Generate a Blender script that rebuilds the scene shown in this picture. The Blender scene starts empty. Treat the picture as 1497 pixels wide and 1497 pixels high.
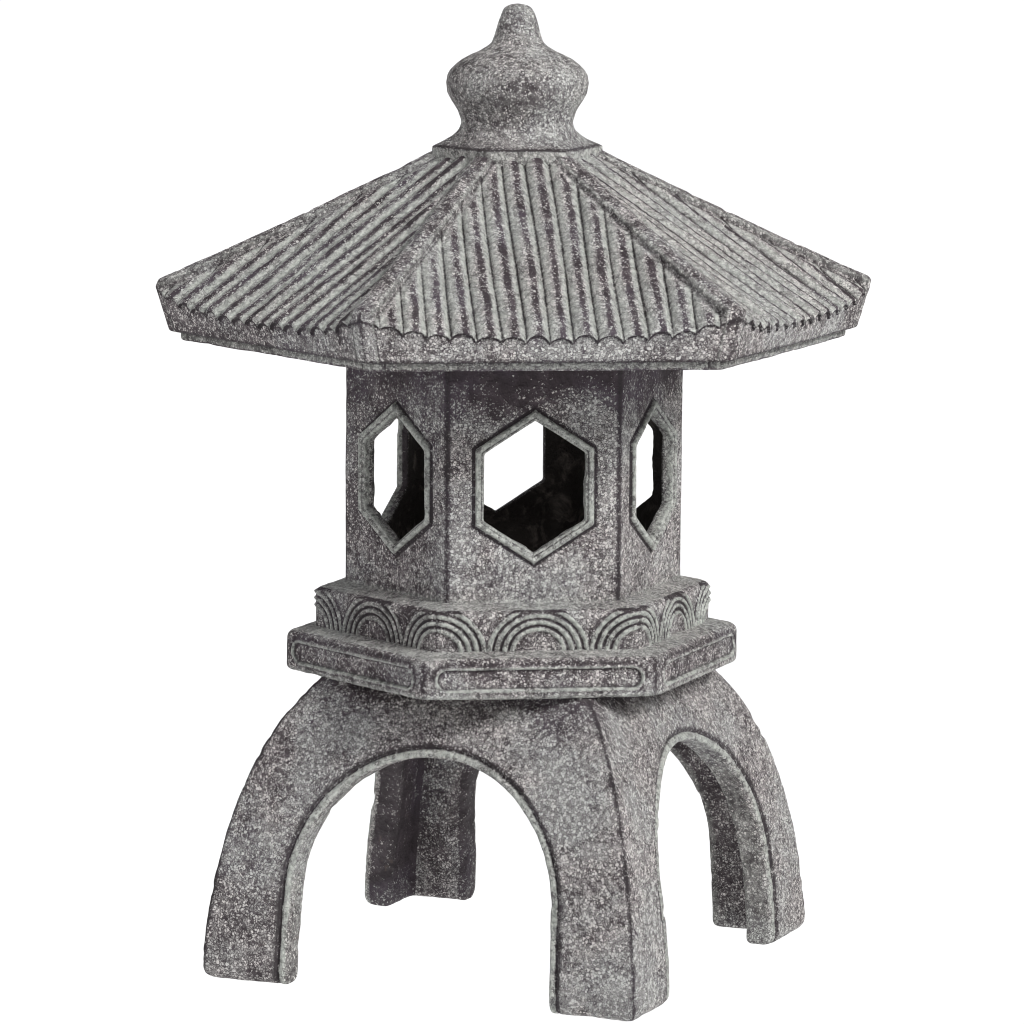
import bpy, math, time
import numpy as np
from mathutils import Matrix, Vector

f32 = np.float32
C30 = math.cos(math.pi / 6)
T30 = math.tan(math.pi / 6)
scene = bpy.context.scene
col = scene.collection
RNG = np.random.default_rng(7)

# ------------------------------------------------------------------ helpers
def smax(a, b, k):
    h = np.maximum(k - np.abs(a - b), 0) / k
    return np.maximum(a, b) + h * h * k * 0.25

def smin(a, b, k):
    return -smax(-a, -b, k)

def sstep(a, b, x):
    t = np.clip((x - a) / (b - a), 0, 1)
    return t * t * (3 - 2 * t)

def fold(x, y, rot=0.0):
    """hexagon sector: distance along the face normal, lateral coordinate, sector index"""
    a = np.arctan2(y, x) - rot
    k = np.round(a / (math.pi / 3))
    an = k * (math.pi / 3) + rot
    c, s = np.cos(an), np.sin(an)
    return x * c + y * s, -x * s + y * c, k.astype(int) % 6

def hexd(d, u, k):
    """distance to the hexagon with softened corners"""
    d1 = d * 0.5 + np.abs(u) * C30
    return smax(d, d1, k)

_perm = RNG.random((64, 64, 64)).astype(f32)
def noise(P, scale, off=0.0):
    """smooth value noise, -1..1"""
    Q = P / scale + 17.3 + off
    i = np.floor(Q).astype(int)
    t = Q - i
    t = t * t * (3 - 2 * t)
    i &= 63
    j = (i + 1) & 63
    x0, y0, z0 = i.T; x1, y1, z1 = j.T
    tx, ty, tz = t.T
    g = _perm
    c00 = g[x0, y0, z0] * (1 - tx) + g[x1, y0, z0] * tx
    c10 = g[x0, y1, z0] * (1 - tx) + g[x1, y1, z0] * tx
    c01 = g[x0, y0, z1] * (1 - tx) + g[x1, y0, z1] * tx
    c11 = g[x0, y1, z1] * (1 - tx) + g[x1, y1, z1] * tx
    c0 = c00 * (1 - ty) + c10 * ty
    c1 = c01 * (1 - ty) + c11 * ty
    return (c0 * (1 - tz) + c1 * tz) * 2 - 1

def fbm(P, scale, n=3, off=0.0):
    s = 0; a = 1; tot = 0
    for i in range(n):
        s = s + a * noise(P, scale / 2 ** i, off + i * 5.1); tot += a; a *= 0.5
    return s / tot

def surface(F, lo, hi, h, B=8):
    """surface nets over the zero set of F(x,y,z); only blocks near the surface are sampled"""
    lo = np.array(lo, float); hi = np.array(hi, float)
    nb = np.ceil((hi - lo) / (h * B)).astype(int)
    n = nb * B
    cx, cy, cz = [lo[i] + (np.arange(nb[i]) * B + (B - 1) / 2) * h for i in range(3)]
    X, Y, Z = np.meshgrid(cx, cy, cz, indexing='ij')
    fc = F(X.ravel(), Y.ravel(), Z.ravel()).reshape(nb)
    act = np.argwhere(np.abs(fc) < B * h * 0.87 * 1.9)
    V = np.where(fc < 0, -1.0, 1.0).astype(f32)
    V = V.repeat(B, 0).repeat(B, 1).repeat(B, 2)
    o = np.stack(np.meshgrid(*[np.arange(B)] * 3, indexing='ij'), -1).reshape(-1, 3)
    for s in range(0, len(act), 3000):
        idx = (act[s:s + 3000, None, :] * B + o[None]).reshape(-1, 3)
        p = lo + idx * h
        V[idx[:, 0], idx[:, 1], idx[:, 2]] = F(p[:, 0], p[:, 1], p[:, 2])
    S = V < 0
    c = np.zeros(np.array(S.shape) - 1, np.int8)
    for a in (0, 1):
        for b in (0, 1):
            for d in (0, 1):
                c += S[a:a + c.shape[0], b:b + c.shape[1], d:d + c.shape[2]]
    cells = np.argwhere((c > 0) & (c < 8))
    vid = -np.ones(c.shape, np.int32)
    vid[cells[:, 0], cells[:, 1], cells[:, 2]] = np.arange(len(cells))
    acc = np.zeros((len(cells), 3)); cnt = np.zeros(len(cells))
    cor = np.array([[a, b, d] for a in (0, 1) for b in (0, 1) for d in (0, 1)])
    val = [V[cells[:, 0] + q[0], cells[:, 1] + q[1], cells[:, 2] + q[2]] for q in cor]
    for i in range(8):
        for j in range(i + 1, 8):
            if np.abs(cor[i] - cor[j]).sum() == 1:
                a, b = val[i], val[j]
                m = (a < 0) != (b < 0)
                t = a / np.where(m, a - b, 1)
                acc += np.where(m[:, None], cor[i] + t[:, None] * (cor[j] - cor[i]), 0); cnt += m
    P = lo + (cells + acc / cnt[:, None]) * h
    quads = []
    for ax in range(3):
        b_, c_ = [i for i in range(3) if i != ax]
        sl0 = [slice(None)] * 3; sl1 = [slice(None)] * 3
        sl0[ax] = slice(0, -1); sl1[ax] = slice(1, None)
        e = np.argwhere(S[tuple(sl0)] != S[tuple(sl1)])
        ok = np.ones(len(e), bool)
        for k in (b_, c_):
            ok &= (e[:, k] > 0) & (e[:, k] < S.shape[k] - 1)
        e = e[ok]
        ins = S[e[:, 0], e[:, 1], e[:, 2]]
        q = []
        for (u, w) in ((1, 1), (0, 1), (0, 0), (1, 0)):
            t = e.copy(); t[:, b_] -= u; t[:, c_] -= w
            q.append(vid[t[:, 0], t[:, 1], t[:, 2]])
        q = np.stack(q, 1)
        flip = ins if ax != 1 else ~ins
        q[~flip] = q[~flip][:, ::-1]
        quads.append(q)
    quads = np.concatenate(quads)
    quads = quads[(quads >= 0).all(1)]
    return P, quads

def grad(F, P, e=2.5e-4):
    t = np.array([[1, -1, -1], [-1, -1, 1], [-1, 1, -1], [1, 1, 1]], float)
    g = 0
    for d in t:
        q = P + d * e
        g = g + d[None] * F(q[:, 0], q[:, 1], q[:, 2])[:, None]
    return g / (4 * e)

def project(F, P, h, n=2):
    for _ in range(n):
        g = grad(F, P); f = F(P[:, 0], P[:, 1], P[:, 2])
        st = -f[:, None] * g / np.maximum((g * g).sum(1), .2)[:, None]
        L = np.linalg.norm(st, axis=1, keepdims=True)
        P = P + st * np.minimum(1, h * .6 / np.maximum(L, 1e-9))
    return P

_dirs = RNG.normal(size=(7, 3)); _dirs = np.concatenate([_dirs, -_dirs]); _dirs /= np.linalg.norm(_dirs, axis=1, keepdims=True)
def curv(F, P, s):
    """>0 on convex edges, <0 in creases"""
    c = 0
    for d in _dirs:
        q = P + d * s
        c = c + F(q[:, 0], q[:, 1], q[:, 2])
    return c / len(_dirs) / s

def vnormals(P, Q):
    n = np.zeros_like(P)
    fn = np.cross(P[Q[:, 2]] - P[Q[:, 0]], P[Q[:, 3]] - P[Q[:, 1]])
    for k in range(4):
        for a in range(3):
            n[:, a] += np.bincount(Q[:, k], fn[:, a], len(P))
    return n / np.maximum(np.linalg.norm(n, axis=1, keepdims=True), 1e-12)

def mesh_object(name, P, N, Q, W, mat, parent):
    used, inv = np.unique(Q, return_inverse=True)
    q = inv.reshape(Q.shape)
    me = bpy.data.meshes.new(name)
    me.vertices.add(len(used)); me.vertices.foreach_set('co', P[used].astype(f32).ravel())
    me.loops.add(q.size); me.loops.foreach_set('vertex_index', q.astype(np.int32).ravel())
    me.polygons.add(len(q)); me.polygons.foreach_set('loop_start', np.arange(0, q.size, 4, dtype=np.int32))
    me.update(calc_edges=True)
    me.polygons.foreach_set('use_smooth', np.ones(len(q), bool))
    at = me.attributes.new('wear_shade', 'FLOAT_COLOR', 'POINT')  # wash wear, with some painted light and shade mixed in
    at.data.foreach_set('color', W[used].astype(f32).ravel())
    me.normals_split_custom_set_from_vertices(N[used].astype(f32))
    me.materials.append(mat)
    o = bpy.data.objects.new(name, me); col.objects.link(o); o.parent = parent
    return o

# ------------------------------------------------------------------ materials
class NT:
    def __init__(s, nt): s.nt = nt; s.L = nt.links
    def n(s, t, **kw):
        nd = s.nt.nodes.new(t)
        for k, v in kw.items():
            if k.startswith('i_'):
                key = k[2:]
                key = int(key) if key.isdigit() else key
                s.put(nd.inputs[key], v)
            else: setattr(nd, k, v)
        return nd
    def put(s, sock, v):
        if isinstance(v, bpy.types.NodeSocket): s.L.new(v, sock)
        else: sock.default_value = v
    def m(s, op, a, b=None, c=None, clamp=False):
        nd = s.nt.nodes.new('ShaderNodeMath'); nd.operation = op; nd.use_clamp = clamp
        s.put(nd.inputs[0], a)
        if b is not None: s.put(nd.inputs[1], b)
        if c is not None: s.put(nd.inputs[2], c)
        return nd.outputs[0]
    def ramp(s, x, a, b, lo=0.0, hi=1.0):
        nd = s.nt.nodes.new('ShaderNodeMapRange'); nd.interpolation_type = 'SMOOTHSTEP'
        for i, v in enumerate((x, a, b, lo, hi)): s.put(nd.inputs[i], v)
        return nd.outputs[0]
    def mix(s, f, a, b):
        nd = s.nt.nodes.new('ShaderNodeMix'); nd.data_type = 'RGBA'
        s.put(nd.inputs[0], f)
        for k, v in ((6, a), (7, b)):
            s.put(nd.inputs[k], v if isinstance(v, bpy.types.NodeSocket) else (*v, 1))
        return nd.outputs[2]
    def noise(s, vec, scale, detail=2.0, rough=.55, dist=0.0):
        nd = s.n('ShaderNodeTexNoise', i_Vector=vec, i_Scale=scale, i_Detail=detail, i_Roughness=rough, i_Distortion=dist)
        return nd.outputs['Fac']

def stone_material():
    mat = bpy.data.materials.new('whitewashed_cast_stone'); mat.use_nodes = True
    nt = mat.node_tree; nt.nodes.clear(); g = NT(nt)
    out = g.n('ShaderNodeOutputMaterial'); bs = g.n('ShaderNodeBsdfPrincipled')
    g.L.new(bs.outputs[0], out.inputs[0])
    co = g.n('ShaderNodeTexCoord').outputs['Object']
    wa = g.n('ShaderNodeAttribute', attribute_name='wear_shade')
    sep = g.n('ShaderNodeSeparateColor'); g.L.new(wa.outputs['Color'], sep.inputs[0])
    cov, dark, mint = sep.outputs[0], sep.outputs[1], sep.outputs[2]
    inner = wa.outputs['Alpha']
    # wobble the cells so they are not clean polygons
    wob = g.n('ShaderNodeTexNoise', i_Vector=co, i_Scale=1200.0, i_Detail=2.0)
    wv = g.n('ShaderNodeVectorMath', operation='MULTIPLY_ADD')
    g.L.new(wob.outputs['Color'], wv.inputs[0]); wv.inputs[1].default_value = (.0012,) * 3; g.L.new(co, wv.inputs[2])
    big = g.noise(co, 20.0, 3.0, .6)
    med = g.noise(co, 85.0, 4.0, .65, .6)
    fine = g.noise(co, 380.0, 2.0, .6)
    def cells(scale):
        a = g.n('ShaderNodeTexVoronoi', feature='F1', i_Vector=wv.outputs[0], i_Scale=scale)
        b = g.n('ShaderNodeTexVoronoi', feature='DISTANCE_TO_EDGE', i_Vector=wv.outputs[0], i_Scale=scale)
        r = g.n('ShaderNodeSeparateColor'); g.L.new(a.outputs['Color'], r.inputs[0])
        return r.outputs[0], r.outputs[1], b.outputs['Distance']
    r1, r1b, e1 = cells(700.0)
    r2, r2b, e2 = cells(1150.0)
    # local coverage of the wash
    c = g.m('MULTIPLY_ADD', g.m('SUBTRACT', big, .5), 1.0, g.m('ADD', cov, .20))
    c = g.m('MULTIPLY_ADD', g.m('SUBTRACT', med, .5), 1.25, c)
    c = g.m('MULTIPLY_ADD', g.m('SUBTRACT', fine, .5), .8, c)
    c = g.m('SUBTRACT', c, g.m('MULTIPLY', dark, .55))
    crack = g.ramp(c, .15, 1.1, .155, .05)
    f1 = g.m('MULTIPLY', g.ramp(e1, crack, g.m('ADD', crack, .05)), g.ramp(g.m('SUBTRACT', g.m('MULTIPLY', c, 1.15), r1), -.06, .06))
    f2 = g.m('MULTIPLY', g.ramp(e2, crack, g.m('ADD', crack, .07)), g.ramp(g.m('SUBTRACT', c, r2), -.06, .06))
    f2 = g.m('MULTIPLY', f2, .7)
    fl = g.m('MAXIMUM', f1, f2)
    haze = g.m('MULTIPLY', g.ramp(c, .1, 1.0), .20)           # thin wash between the flakes
    cover = g.m('MAXIMUM', fl, haze)
    cover = g.m('MULTIPLY', cover, g.m('SUBTRACT', 1.0, g.m('MULTIPLY', dark, g.ramp(fine, .25, .7, .95, .55)), clamp=True))
    # colours
    base = g.mix(g.ramp(med, .35, .68), (.038, .0295, .0335), (.074, .0575, .0665))
    base = g.mix(g.m('MULTIPLY', g.ramp(big, .46, .62), .6), base, (.085, .065, .087))
    base = g.mix(g.m('MULTIPLY', dark, .65), base, (.022, .0195, .0205))
    pw = g.mix(g.ramp(big, .40, .60), (.62, .588, .572), (.56, .563, .545))
    pw = g.mix(g.ramp(g.m('MULTIPLY_ADD', g.m('SUBTRACT', fine, .5), .8, r1b), .05, 1.0), g.mix(.70, pw, (.12, .113, .114)), pw)
    pm = g.mix(g.ramp(fine, .3, .7), (.30, .318, .293), (.56, .58, .54))
    colr = g.mix(cover, base, pw)
    mm = g.m('MULTIPLY', mint, g.ramp(g.m('ADD', med, g.m('MULTIPLY', g.m('SUBTRACT', fine, .5), .7)), .30, .56, .35, 1.0))
    mm = g.m('MULTIPLY', mm, g.m('SUBTRACT', 1.0, dark, clamp=True))
    mm = g.m('MULTIPLY', mm, g.ramp(e2, .02, .10, .72, 1.0))
    colr = g.mix(mm, colr, pm)
    rust = g.m('MULTIPLY', g.ramp(g.noise(co, 95.0, 3.0, .7, 1.0), .66, .74), .22)
    colr = g.mix(rust, colr, (.16, .12, .095))
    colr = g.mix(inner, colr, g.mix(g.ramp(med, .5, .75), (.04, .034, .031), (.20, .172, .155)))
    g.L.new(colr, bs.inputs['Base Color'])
    bs.inputs['Roughness'].default_value = .8
    bs.inputs['Specular IOR Level'].default_value = .25
    hgt = g.m('ADD', g.m('MULTIPLY', fl, .8), g.m('ADD', g.m('MULTIPLY', fine, 1.0), g.m('MULTIPLY', med, 1.6)))
    bp = g.n('ShaderNodeBump', i_Strength=1.0, i_Distance=.0010, i_Height=hgt)
    g.L.new(bp.outputs[0], bs.inputs['Normal'])
    return mat

STONE = stone_material()

def finish(name_of, F, lo, hi, h, wear_shade, labels, parents, rough=1.0, chips=1.0, pre=None):
    """mesh the field, age it, colour it and split it into named parts"""
    P, Q = surface(F, lo, hi, h)
    P = project(F, P, h)
    c1 = curv(F, P, .0011); c3 = curv(F, P, .0032)
    W = wear_shade(P, c1, c3)
    N = vnormals(P, Q)
    d = (fbm(P, .014, 2) * .00030 + noise(P, .0035, 3.3) * .00011) * rough
    ch = np.clip(c3 * 4, 0, 1) * sstep(.1, .75, fbm(P, .007, 2, 9.0)) * -.0011 * chips
    low = fbm(P, .06, 2, 21.0) * .0005
    if pre is not None: d = d + pre(P)
    P2 = P + N * (d + ch + low)[:, None]
    N2 = vnormals(P2, Q)
    cen = P[Q].mean(1)
    lab = labels(cen, N[Q[:, 0]])
    return P2, N2, Q, W, lab

def pack(cov, dark=0.0, mint=0.0, inner=0.0):
    n = len(cov)
    b = lambda v: np.broadcast_to(v, (n,))
    return np.clip(np.stack([b(cov), b(dark), b(mint), b(inner)], 1), 0, 1)

# ------------------------------------------------------------------ the lantern
LANTERN = bpy.data.objects.new('pagoda_lantern', None); col.objects.link(LANTERN)
LANTERN.empty_display_size = .05
LANTERN['label'] = 'grey whitewashed cast stone pagoda lantern with hexagonal ribbed roof standing on four arched legs'
LANTERN['category'] = 'garden lantern'
TILT = (.00255, .00114)            # the casting leans by half a millimetre
R_ = math.radians
ROT = dict(chamber=R_(.90), cap=R_(1.6), band=R_(1.7), plate=R_(1.27), roof=R_(-.375))
def lean(x, y, z): return x - TILT[0] * z, y - TILT[1] * z

# ---- four-legged base
def Dz(z):
    z = np.clip(z, 0, .17)
    return (((-113.465 * z + 22.7627) * z - 2.86966) * z + .016853) * z + .12063
def arch2(a, z, r=.0715, zc=.0486):
    """distance to the arch opening (stilted semicircle), negative inside"""
    zz = np.maximum(z - zc, 0)
    return np.sqrt(a * a + zz * zz) - r - np.maximum(zc - z, 0) * .03
def F_base(x, y, z):
    x, y = lean(x, y, z)
    D = Dz(z)
    sl = np.sqrt(1 + ((Dz(z + .001) - Dz(z - .001)) / .002) ** 2)
    ax, ay = np.abs(x), np.abs(y)
    fx, fy = (ax - D) / sl, (ay - D) / sl
    A1 = arch2(ax, z); A2 = arch2(ay, z)               # openings in the +-y and the +-x faces
    def trim(f, A):
        # recessed bead round the opening with a groove on its outer side
        bead = np.exp(-((A - .0026) / .0019) ** 4) * .0011
        rec = sstep(.0054, .0046, A) * .0017
        gro = np.exp(-((A - .0053) / .0009) ** 2) * .0009
        return f + rec + gro - bead
    fx = trim(fx, A2); fy = trim(fy, A1)
    out = smax(fx, fy, .0014) + np.exp(-((ax - ay) / .0016) ** 2) * .0004
    t = .0165
    inn = smax(ax - (D - t), ay - (D - t), .006)
    inn = smax(inn, z - .138, .01)
    op = smin(A1, A2, .002)
    f = smax(out, -z, .007)
    f = smax(f, z - .159, .004)
    f = smax(f, -inn, .004)
    f = smax(f, -op, .0022)
    return f
def wear_shade_base(P, c1, c3):
    x, y = lean(P[:, 0], P[:, 1], P[:, 2]); z = P[:, 2]
    D = Dz(z); ax, ay = np.abs(x), np.abs(y)
    A = np.minimum(arch2(ax, z), arch2(ay, z))
    outface = np.maximum(ax, ay) > D - .0045
    band = outface & (A < .0058)
    bead = outface * np.exp(-((A - .0026) / .0022) ** 4) * (.75 + .5 * noise(P, .006, 3.))
    ridge = outface * np.exp(-(((ax - ay) + .0003) / .0015) ** 2) * (A > .006)
    cov = np.where(outface, .62 - .13 * sstep(.035, -.06, x), np.where(A > .004, np.where(ax > ay, .06, .42), .36)) + 0 * z  # shade on the left side and inner walls put into the wash
    cov = cov - .30 * sstep(.136, .156, z + .01 * noise(P, .02)) + .1 * sstep(.03, .0, z)  # shadow under the plate painted in as thinner wash
    cov = np.where(band, .62, cov)
    dark = np.clip(-c1 * 5, 0, 1) + outface * np.exp(-((A - .0060) / .0012) ** 2) * .95 + ridge * (.85 + .35 * noise(P, .015))
    dark = dark + (~outface & (A > .004)) * np.where(ax > ay, .40, .05) + .35 * sstep(.143, .156, z + .01 * noise(P, .02))  # painted shade: leg inner walls and below the plate
    mint = 1.0 * bead + .28 * (~outface & (A < .004)) + np.clip(c1 * 3 - .15, 0, .45)
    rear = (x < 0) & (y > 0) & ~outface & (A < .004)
    cov = np.where(rear, .12, cov); mint = np.where(rear, .05, mint); dark = np.where(rear, .25, dark)  # rear jambs darkened in colour to stand in for shade
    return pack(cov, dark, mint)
def lab_base(c, n):
    x, y, z = c.T
    ax, ay = np.abs(x), np.abs(y); D = Dz(z)
    A1, A2 = arch2(ax, z), arch2(ay, z)
    t1 = (A1 < .0054) & (ay > D - .0052) & (z > .004)
    t2 = (A2 < .0054) & (ax > D - .0052) & (z > .004)
    lab = np.full(len(c), 'base', dtype=object)
    leg = z < .088
    for i, (sx, sy) in enumerate(((1, 1), (-1, 1), (-1, -1), (1, -1))):
        lab[leg & (x * sx > 0) & (y * sy > 0)] = 'leg%d' % i
    for i, s in enumerate((1, -1)):
        lab[t1 & (y * s > 0)] = 'trim%d' % i
        lab[t2 & (x * s > 0)] = 'trim%d' % (i + 2)
    return lab

# ---- plate with inset panels
AP2 = .1199 * C30
def F_plate(x, y, z):
    x, y = lean(x, y, z)
    d, u, k = fold(x, y, ROT['plate'])
    h = hexd(d, u, .006)
    e = np.sqrt(np.maximum(np.abs(u) - .0468, 0) ** 2 + (z - .1640) ** 2) - .0053   # stadium
    rec = sstep(.0004, -.0006, e) * .0014 - np.exp(-((e - .0003) / .0008) ** 2) * .0007 + np.exp(-((e - .0021) / .0008) ** 2) * .0003
    side = h - AP2 + rec
    top = z - (.1737 + np.clip((AP2 - h) / .013, 0, 1.2) * .0026)
    f = smax(side, top, .0035)
    f = smax(f, .1538 - z, .003)
    return smax(f, .02 - h, .001)
def wear_shade_plate(P, c1, c3):
    x, y = lean(P[:, 0], P[:, 1], P[:, 2]); z = P[:, 2]
    d, u, k = fold(x, y, ROT['plate'])
    e = np.sqrt(np.maximum(np.abs(u) - .0468, 0) ** 2 + (z - .1640) ** 2) - .0053
    side = d > AP2 - .003
    rim = side * np.exp(-((e - .0002) / .0008) ** 2)
    cov = np.where(side, .56, .66) - .12 * (side & (e < -.0005))
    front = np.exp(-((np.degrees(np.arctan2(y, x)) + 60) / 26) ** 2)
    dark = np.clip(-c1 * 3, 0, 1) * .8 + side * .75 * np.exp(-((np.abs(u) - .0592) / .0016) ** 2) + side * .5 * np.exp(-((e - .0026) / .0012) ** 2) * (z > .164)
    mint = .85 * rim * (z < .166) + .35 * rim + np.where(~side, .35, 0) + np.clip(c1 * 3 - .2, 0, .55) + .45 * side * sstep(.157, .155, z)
    cov = cov - .16 * side * sstep(-88, -100, np.degrees(np.arctan2(y, x)))  # shade of the left-turned sides painted into the wash
    return pack(cov, dark, mint)
def lab_plate(c, n):
    x, y, z = c.T
    d, u, k = fold(*lean(x, y, z), ROT['plate'])
    e = np.sqrt(np.maximum(np.abs(u) - .0468, 0) ** 2 + (z - .1640) ** 2) - .0053
    lab = np.full(len(c), 'plate', dtype=object)
    for i in range(6): lab[(k == i) & (e < .0009) & (d > AP2 - .004)] = 'panel%d' % i
    return lab

# ---- band with concentric half-round waves
AP1 = .1049 * C30
ARCS = (.0250, .0211, .0172, .0133)
def waves(u, z, relief=False):
    z0 = .1752
    w = 0
    for uc in (-.0524, 0, .0524):
        r = np.sqrt((u - uc) ** 2 + ((z - z0) * 1.10) ** 2)
        for a in ARCS: w = np.maximum(w, np.exp(-((r - a) / .00118) ** 2))
    return w * sstep(.1962, .1950, z) * (1 - (.95 if relief else .3) * sstep(.0485, .0520, np.abs(u)))
def wave_zone(u, z):
    r = np.minimum(np.minimum(np.abs(u - .0524), np.abs(u + .0524)), np.abs(u))
    r = np.sqrt(r ** 2 + ((z - .1752) * 1.1) ** 2)
    return (r > .0120) & (r < .0266)
def F_band(x, y, z):
    x, y = lean(x, y, z)
    d, u, k = fold(x, y, ROT['band'])
    h = hexd(d, u, .004)
    side = h - AP1 + .0005 - waves(u, z, True) * .0015
    top = z - (.1961 + np.clip((AP1 - h) / .014, 0, 1.2) * .0030)
    f = smax(side, top, .0030)
    f = smax(f, .1720 - z, .001)
    return smax(f, .02 - h, .001)
def wear_shade_band(P, c1, c3):
    x, y = lean(P[:, 0], P[:, 1], P[:, 2]); z = P[:, 2]
    d, u, k = fold(x, y, ROT['band'])
    side = d > AP1 - .0032
    w = waves(u, z)
    zone = wave_zone(u, z)
    cov = np.where(side, .58, .66) + 0 * z
    dark = side * zone * np.clip(1.0 - w * 1.6, 0, 1) * .85 + np.clip(-c3 * 2, 0, .6) + side * .5 * np.exp(-((np.abs(u) - .052) / .0012) ** 2)
    mint = side * sstep(.28, .62, w) * 1.0 + np.where(~side, .3, 0)
    # shade on the left-turned faces, painted in as thinner, duller wash
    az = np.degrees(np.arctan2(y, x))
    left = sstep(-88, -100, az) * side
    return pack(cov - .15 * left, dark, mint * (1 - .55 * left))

# ---- chamber with six hexagonal windows
APC = .0888 * C30
WT = .0056
def hexw(u, v, off=0.0):
    """elongated hexagon window outline (outer edge of the frame), grown by off"""
    return smax(np.abs(u) - .0305, .5427 * np.abs(u) + .84 * np.abs(v) - .0331, .001) - off
ZW = .2578
def F_cham(x, y, z):
    x, y = lean(x, y, z)
    d, u, k = fold(x, y, ROT['chamber'])
    h = hexd(d, u, .0035)
    e = hexw(u - .0006, z - ZW)
    fr = sstep(.0002, -.0010, e) * .0020 - sstep(-.0026, -.0034, e) * .0010
    gr = np.exp(-((e - .0009) / .0008) ** 2) * .0006
    out = h - APC - fr + gr
    inn = smax(d, d * .5 + np.abs(u) * C30, .006) - (APC - WT)
    f = smax(out, z - .327, .001)
    f = smax(f, .1955 - z, .001)
    f = smax(f, -smax(inn, .1990 - z, .004), .0015)
    op = -(e + .0047)
    op = np.where(d > .02, op, -1.0)
    # openings are cut through every wall
    return smax(f, op, .0014)
def wear_shade_cham(P, c1, c3):
    x, y = lean(P[:, 0], P[:, 1], P[:, 2]); z = P[:, 2]
    d, u, k = fold(x, y, ROT['chamber'])
    h = hexd(d, u, .0035)
    e = hexw(u - .0006, z - ZW)
    outs = h > APC - .0022
    frame = outs & (e < .0002) & (e > -.0056)
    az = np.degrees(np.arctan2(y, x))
    left = sstep(-88, -96, az)  # left-turned walls, where shade is painted into the wash
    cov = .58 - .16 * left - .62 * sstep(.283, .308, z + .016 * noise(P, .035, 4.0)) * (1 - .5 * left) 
    cov = np.where(frame, .56, cov)
    dark = np.clip(-c1 * 5, 0, 1) * .9 + outs * 1.0 * np.exp(-((np.abs(u) - .0437) / .0013) ** 2) + outs * .65 * np.exp(-((e - .0007) / .0006) ** 2)
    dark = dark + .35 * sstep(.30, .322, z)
    mint = frame * .72 + np.clip(c1 * 3 - .2, 0, .4) * frame + .5 * (outs * np.exp(-((z - .1985) / .002) ** 2))
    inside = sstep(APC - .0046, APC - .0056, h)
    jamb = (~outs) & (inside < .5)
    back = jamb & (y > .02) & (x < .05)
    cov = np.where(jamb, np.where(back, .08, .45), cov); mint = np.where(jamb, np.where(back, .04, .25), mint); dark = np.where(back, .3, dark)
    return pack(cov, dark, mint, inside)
def lab_cham(c, n):
    x, y, z = c.T
    d, u, k = fold(*lean(x, y, z), ROT['chamber'])
    e = hexw(u - .0006, z - ZW)
    lab = np.full(len(c), 'chamber', dtype=object)
    for i in range(6): lab[(k == i) & (e < .0004) & (d > APC - .0045)] = 'frame%d' % i
    return lab

# ---- roof
DT, DE = .0393, .1623
PITCH = .0120
def roof_coords(x, y):
    d, u, k = fold(x, y, ROT['roof'])
    s = (d - DT) / (DE - DT)
    t = np.abs(u) / np.maximum(d * T30, 1e-4)
    return d, u, k, s, np.clip(t, 0, 1)
def z_ridge(s):
    return .4212 - .0660 * s - .0046 * s * (1 - s)
def tile_z(d, u, s, t):
    q = (d * T30 - np.abs(u)) * C30
    g = z_ridge(s) - .0060 - .0108 * np.clip(s, 0, 1.1) ** 1.25 * (1 - t ** 3.0)
    w = u / PITCH + .04 * np.sin(u * 90 + d * 40)
    w = w - np.floor(w)
    bar = np.sqrt(np.maximum(1 - np.abs(2 * w - 1) ** 2.0, 0) + .004)
    rib = np.floor(u / PITCH + .04 * np.sin(u * 90 + d * 40))
    amp = .0054 * (1 + .13 * np.sin(rib * 2.4 + 1.0 + d * 23) + .07 * np.sin(rib * 5.1 + d * 61))
    fade = sstep(.0062, .0105, q)
    return g, g + bar * amp * fade + .0042 * (1 - fade), w
def d_fascia(z): return .1556 + (z - .3298) * .277
def roof_fields(x, y, z):
    x, y = lean(x, y, z)
    d, u, k, s, t = roof_coords(x, y)
    g, zs, w = tile_z(d, u, s, t)
    tile = (z - zs) * .66
    q = (d * T30 - np.abs(u)) * C30
    ridge = smax((z - z_ridge(s) - .0006 + .0004 * (q / .0055) ** 2) * .88, q - .0058, .0016)
    topf = smin(tile, ridge, .0008)
    hd = hexd(d, u, .003)
    lip = sstep(-.0027, -.0017, z - zs) * .0015 * sstep(.97, .88, t)
    side = (hd - d_fascia(z) - lip) * .94
    body = smax(topf, side, .0008 + .0028 * sstep(.90, .99, t))
    body = smax(body, .3298 - z, .0016)
    slab = smax(hd - .1506, np.maximum(z - .334, .3252 - z), .002)
    f = np.minimum(body, slab)
    return f, tile, ridge, side, w, d, u, k, s, t, hd, z - zs
def F_roof(x, y, z): return roof_fields(x, y, z)[0]
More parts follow.
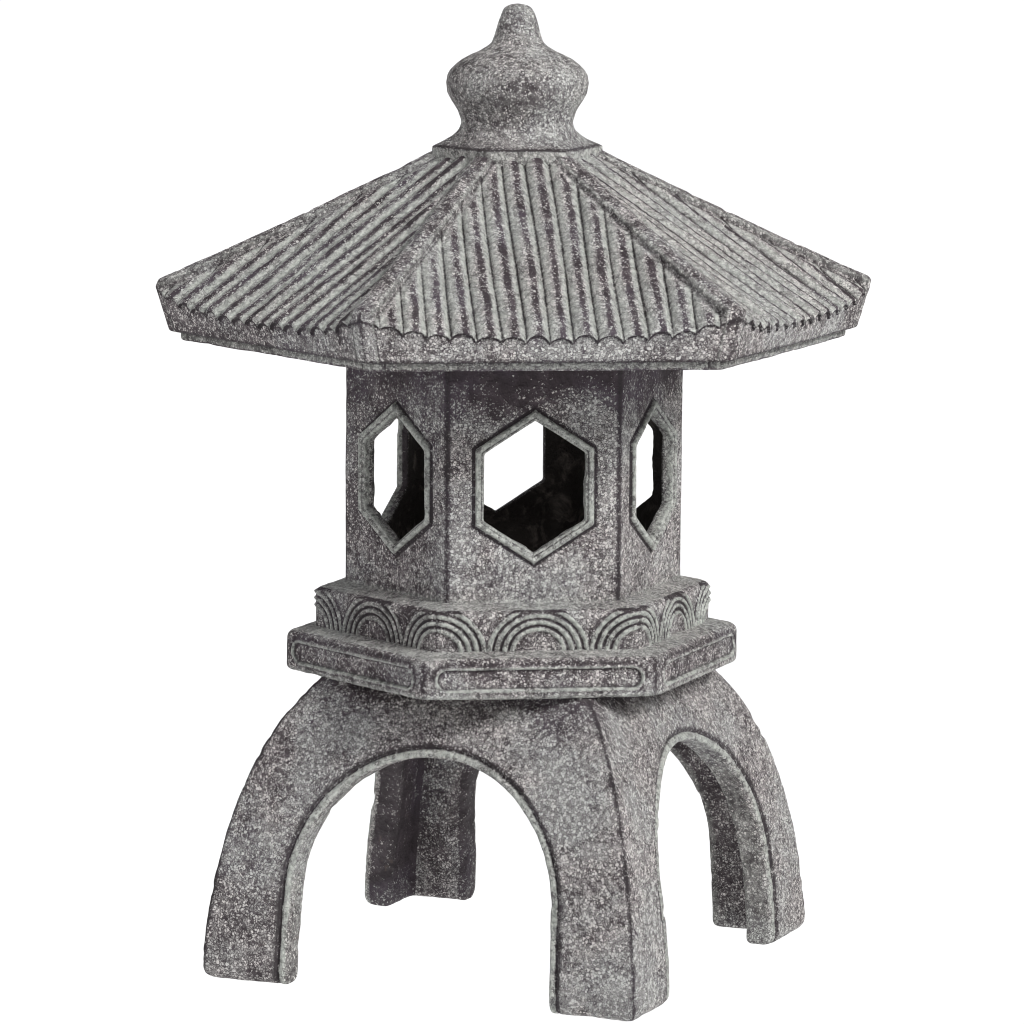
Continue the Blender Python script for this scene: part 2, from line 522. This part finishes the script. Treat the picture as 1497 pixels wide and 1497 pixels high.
def wear_shade_roof(P, c1, c3):
    f, tile, ridge, side, w, d, u, k, s, t, hd, dz = roof_fields(*P.T)
    z = P[:, 2]
    x, y = P[:, 0], P[:, 1]
    under = z < .3262
    istile = (np.abs(tile) < .0009) & (ridge > -.0004)
    isr = (np.abs(ridge) < .0007) & ~istile
    fas = (~istile) & (~isr)
    g = np.abs(2 * w - 1)                       # 0 on the crown of a barrel, 1 in a groove
    az = np.degrees(np.arctan2(y, x))
    ww = 2 * w - 1
    q0 = (d * T30 - np.abs(u)) * C30
    # wash rubbed off the crown, lying in the flanks; right flanks painted paler for light from the right
    crown = sstep(.0075, .0110, q0) * np.exp(-((ww - .17 + .12 * noise(P, .012, 2.0)) / (.33 + .10 * noise(P, .02, 5.0))) ** 4)
    cov = np.where(istile, .90 - .72 * crown, .56)
    cov = np.where(isr, .42, cov)
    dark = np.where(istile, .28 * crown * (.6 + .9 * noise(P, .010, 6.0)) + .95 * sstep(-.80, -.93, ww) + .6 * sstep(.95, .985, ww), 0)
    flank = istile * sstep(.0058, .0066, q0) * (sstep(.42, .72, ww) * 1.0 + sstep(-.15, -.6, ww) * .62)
    mint = flank * .92
    dark = dark + np.clip(-c1 * 3.5, 0, .9) * (~istile) + np.clip(c1 * 2 - .3, 0, .4) * fas
    dark = np.where(fas, dark + .8 * np.exp(-((z - .3300) / .0010) ** 2) + .75 * sstep(-.0044, -.0030, dz) * sstep(-.0010, -.0020, dz), dark)
    q = (d * T30 - np.abs(u)) * C30
    edge = isr * np.exp(-((q - .0052) / .0012) ** 2)
    mint = mint + edge * .5
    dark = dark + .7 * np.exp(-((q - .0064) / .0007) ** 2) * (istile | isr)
    dark = dark + fas * .55 * np.exp(-((t - 1.0) / .014) ** 2) * (z > .331)
    mint = np.where(fas & (z < .3296) & ~under, .45, mint)
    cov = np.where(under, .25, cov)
    cov = cov - .15 * fas * sstep(-88, -100, az)  # painted shade on the left-turned fascia
    # under the finial and near the eave ends
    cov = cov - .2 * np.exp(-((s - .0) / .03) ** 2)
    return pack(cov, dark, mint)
def lab_roof(c, n):
    f, tile, ridge, side, w, d, u, k, s, t, hd, dz = roof_fields(*c.T)
    lab = np.full(len(c), 'roof', dtype=object)
    top = (n[:, 2] > .25) & (c[:, 2] > .334)
    onr = top & (ridge < tile)
    ont = top & ~onr & (dz > -.0015)
    kr = np.floor((np.arctan2(c[:, 1], c[:, 0]) - ROT['roof']) / (math.pi / 3)).astype(int) % 6
    for i in range(6):
        lab[ont & (k == i)] = 'tile%d' % i
        lab[onr & (kr == i)] = 'ridge%d' % i
    return lab

# ---- finial
_fz = np.array([.4150, .4195, .4247, .4275, .4302, .4330, .4341, .4366, .4384, .4433, .4486, .4524, .4574, .4612, .4640, .4670, .4693, .4718, .4735, .4763, .4781, .4816, .4860, .4893, .4930, .4959, .4975, .4984, .4989, .500])
_fr = np.array([.0452, .0452, .0452, .0392, .0340, .0305, .0297, .0288, .0290, .0306, .0339, .0359, .0368, .0362, .0346, .0315, .0284, .0240, .0200, .0154, .0134, .0121, .0109, .0100, .0087, .0070, .0054, .0036, .0014, .0001])
_zz = np.linspace(.415, .5005, 1200); _rr = np.interp(_zz, _fz, _fr)
_kern = np.hanning(17); _kern /= _kern.sum()
_sm = np.convolve(np.pad(_rr, 8, mode='edge'), _kern, 'valid')
_rr = np.where(_zz < .4253, _rr, np.where(_zz > .4265, _sm, _rr + (_sm - _rr) * (_zz - .4253) / .0012))
_sl = np.sqrt(1 + np.clip(np.gradient(_rr, _zz), -3, 3) ** 2)
def F_fin(x, y, z):
    x, y = x - TILT[0] * .44, y - TILT[1] * .44
    d, u, k = fold(x, y, ROT['cap'])
    rho = np.sqrt(x * x + y * y)
    R = np.interp(z, _zz, _rr); sl = np.interp(z, _zz, _sl)
    # hexagonal foot melting into the turned body
    hx = hexd(d, u, .003) / C30 * (1 - .0)
    w = sstep(.4345, .4262, z)
    f = ((rho * (1 - w) + hx * w) - R) / sl
    f = smax(f, .4172 - z, .001)
    return smax(f, z - .4987, .004)
def wear_fin(P, c1, c3):
    x, y, z = P.T
    az = np.degrees(np.arctan2(y, x))
    d, u, k = fold(x - TILT[0] * .44, y - TILT[1] * .44, ROT['cap'])
    cov = .52 + .12 * noise(P, .02, 8.0)
    side = z < .4247
    cov = np.where(side, .6, cov)
    cov = cov - .35 * np.exp(-((z - .4515) / .006) ** 2) * sstep(.0, .5, noise(P, .025, 11.))
    dark = .9 * np.exp(-((z - .4253) / .0007) ** 2) + side * .6 * np.exp(-((np.abs(u) - .0222) / .0012) ** 2) + np.clip(-c3 * 1.5, 0, .3)
    mint = .35 * side + .15
    return pack(cov, dark, mint)
def lab_fin(c, n):
    return np.where(c[:, 2] < .4253, 'collar', 'finial').astype(object)

# ------------------------------------------------------------------ build
def build(F, lo, hi, h, wear_shade, labels, root, kids, rough=1.0, chips=1.0, pre=None):
    P, N, Q, W, lab = finish(None, F, lo, hi, h, wear_shade, labels, None, rough, chips, pre)
    ro = mesh_object(root[1], P, N, Q[lab == root[0]], W, STONE, LANTERN)
    for key, nm in kids:
        m = lab == key
        if m.any(): mesh_object(nm, P, N, Q[m], W, STONE, ro)
    return ro

t0 = time.time()
build(F_base, (-.128, -.128, -.006), (.128, .128, .164), .0010, wear_shade_base, lab_base, ('base', 'arched_base'),
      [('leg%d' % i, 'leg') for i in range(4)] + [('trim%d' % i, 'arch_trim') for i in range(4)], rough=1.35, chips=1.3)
build(F_plate, (-.125, -.125, .150), (.125, .125, .180), .0007, wear_shade_plate, lab_plate, ('plate', 'base_plate'),
      [('panel%d' % i, 'inset_panel') for i in range(6)], chips=1.3)
build(F_band, (-.110, -.110, .170), (.110, .110, .202), .0006, wear_shade_band, lambda c, n: np.full(len(c), 'band', dtype=object),
      ('band', 'carved_band'), [], rough=.8, chips=.6)
def inner_rough(P):
    x, y = lean(*P.T)
    d, u, k = fold(x, y, ROT['chamber'])
    return sstep(APC - .0025, APC - .0052, d) * (fbm(P, .009, 3, 31.) * .0011)
build(F_cham, (-.094, -.094, .192), (.094, .094, .330), .0008, wear_shade_cham, lab_cham, ('chamber', 'lantern_chamber'),
      [('frame%d' % i, 'window_frame') for i in range(6)], rough=.5, chips=.45, pre=inner_rough)
build(F_roof, (-.196, -.196, .322), (.196, .196, .428), .00065, wear_shade_roof, lab_roof, ('roof', 'roof'),
      [('tile%d' % i, 'tile_panel') for i in range(6)] + [('ridge%d' % i, 'ridge') for i in range(6)], chips=1.4)
build(F_fin, (-.052, -.052, .414), (.052, .052, .503), .0007, wear_fin, lab_fin, ('finial', 'finial'),
      [('collar', 'collar')], rough=.9)
print('build', time.time() - t0)

# ------------------------------------------------------------------ setting: white studio floor, glow added so that no shadow shows
fm = bpy.data.materials.new('glowing_white_floor'); fm.use_nodes = True
b = fm.node_tree.nodes['Principled BSDF']
b.inputs['Base Color'].default_value = (.05, .05, .05, 1); b.inputs['Roughness'].default_value = 1; b.inputs['Specular IOR Level'].default_value = 0
b.inputs['Emission Color'].default_value = (1, 1, 1, 1); b.inputs['Emission Strength'].default_value = 1.02
me = bpy.data.meshes.new('floor')
me.from_pydata([(-60, -60, 0), (60, -60, 0), (60, 60, 0), (-60, 60, 0)], [], [(0, 1, 2, 3)])
me.materials.append(fm)
fl = bpy.data.objects.new('floor', me); col.objects.link(fl)
fl['kind'] = 'structure'

w = bpy.data.worlds.new('World'); scene.world = w; w.use_nodes = True
bg = w.node_tree.nodes['Background']; bg.inputs[0].default_value = (1, 1, 1, 1); bg.inputs[1].default_value = .45

def softbox(name, loc, target, size, power, color=(1, 1, 1)):
    L = bpy.data.lights.new(name, 'AREA'); L.shape = 'RECTANGLE'; L.size, L.size_y = size; L.energy = power; L.color = color
    o = bpy.data.objects.new(name, L); col.objects.link(o); o.location = loc
    o.rotation_euler = (Vector(target) - Vector(loc)).to_track_quat('-Z', 'Y').to_euler()
    return o
softbox('softbox', (2.1, -.75, 1.75), (0, 0, .25), (.7, .7), 71, (1, .995, .985))
softbox('softbox', (-.9, -2.2, 1.9), (0, 0, .3), (1.0, 1.0), 9.5, (.95, .93, 1))

# ------------------------------------------------------------------ camera
az, el, dist, roll = R_(-66.34369), R_(7.73077), 2.72381, R_(.31696)
d = Vector((math.cos(el) * math.cos(az), math.cos(el) * math.sin(az), math.sin(el)))
loc = Vector((0, 0, .25)) + d * dist
fwd = -d; r = fwd.cross(Vector((0, 0, 1))).normalized(); u = r.cross(fwd)
r2 = math.cos(roll) * r + math.sin(roll) * u; u2 = -math.sin(roll) * r + math.cos(roll) * u
cam = bpy.data.cameras.new('camera'); co = bpy.data.objects.new('camera', cam); col.objects.link(co)
M = Matrix((r2, u2, d)).transposed().to_4x4(); M.translation = loc
co.matrix_world = M
cam.sensor_width = 36; cam.sensor_fit = 'AUTO'
cam.lens = 7659.75281 / 1497 * 36
cam.shift_x = (748.5 - 749.85) / 1497; cam.shift_y = (704.75 - 748.5) / 1497
cam.clip_start = .05; cam.clip_end = 500
scene.camera = co
vs = scene.view_settings
scene.display_settings.display_device = 'sRGB'
vs.view_transform = 'Standard'; vs.look = 'None'; vs.exposure = 0; vs.gamma = 1
scene.cycles.filter_width = 1.0
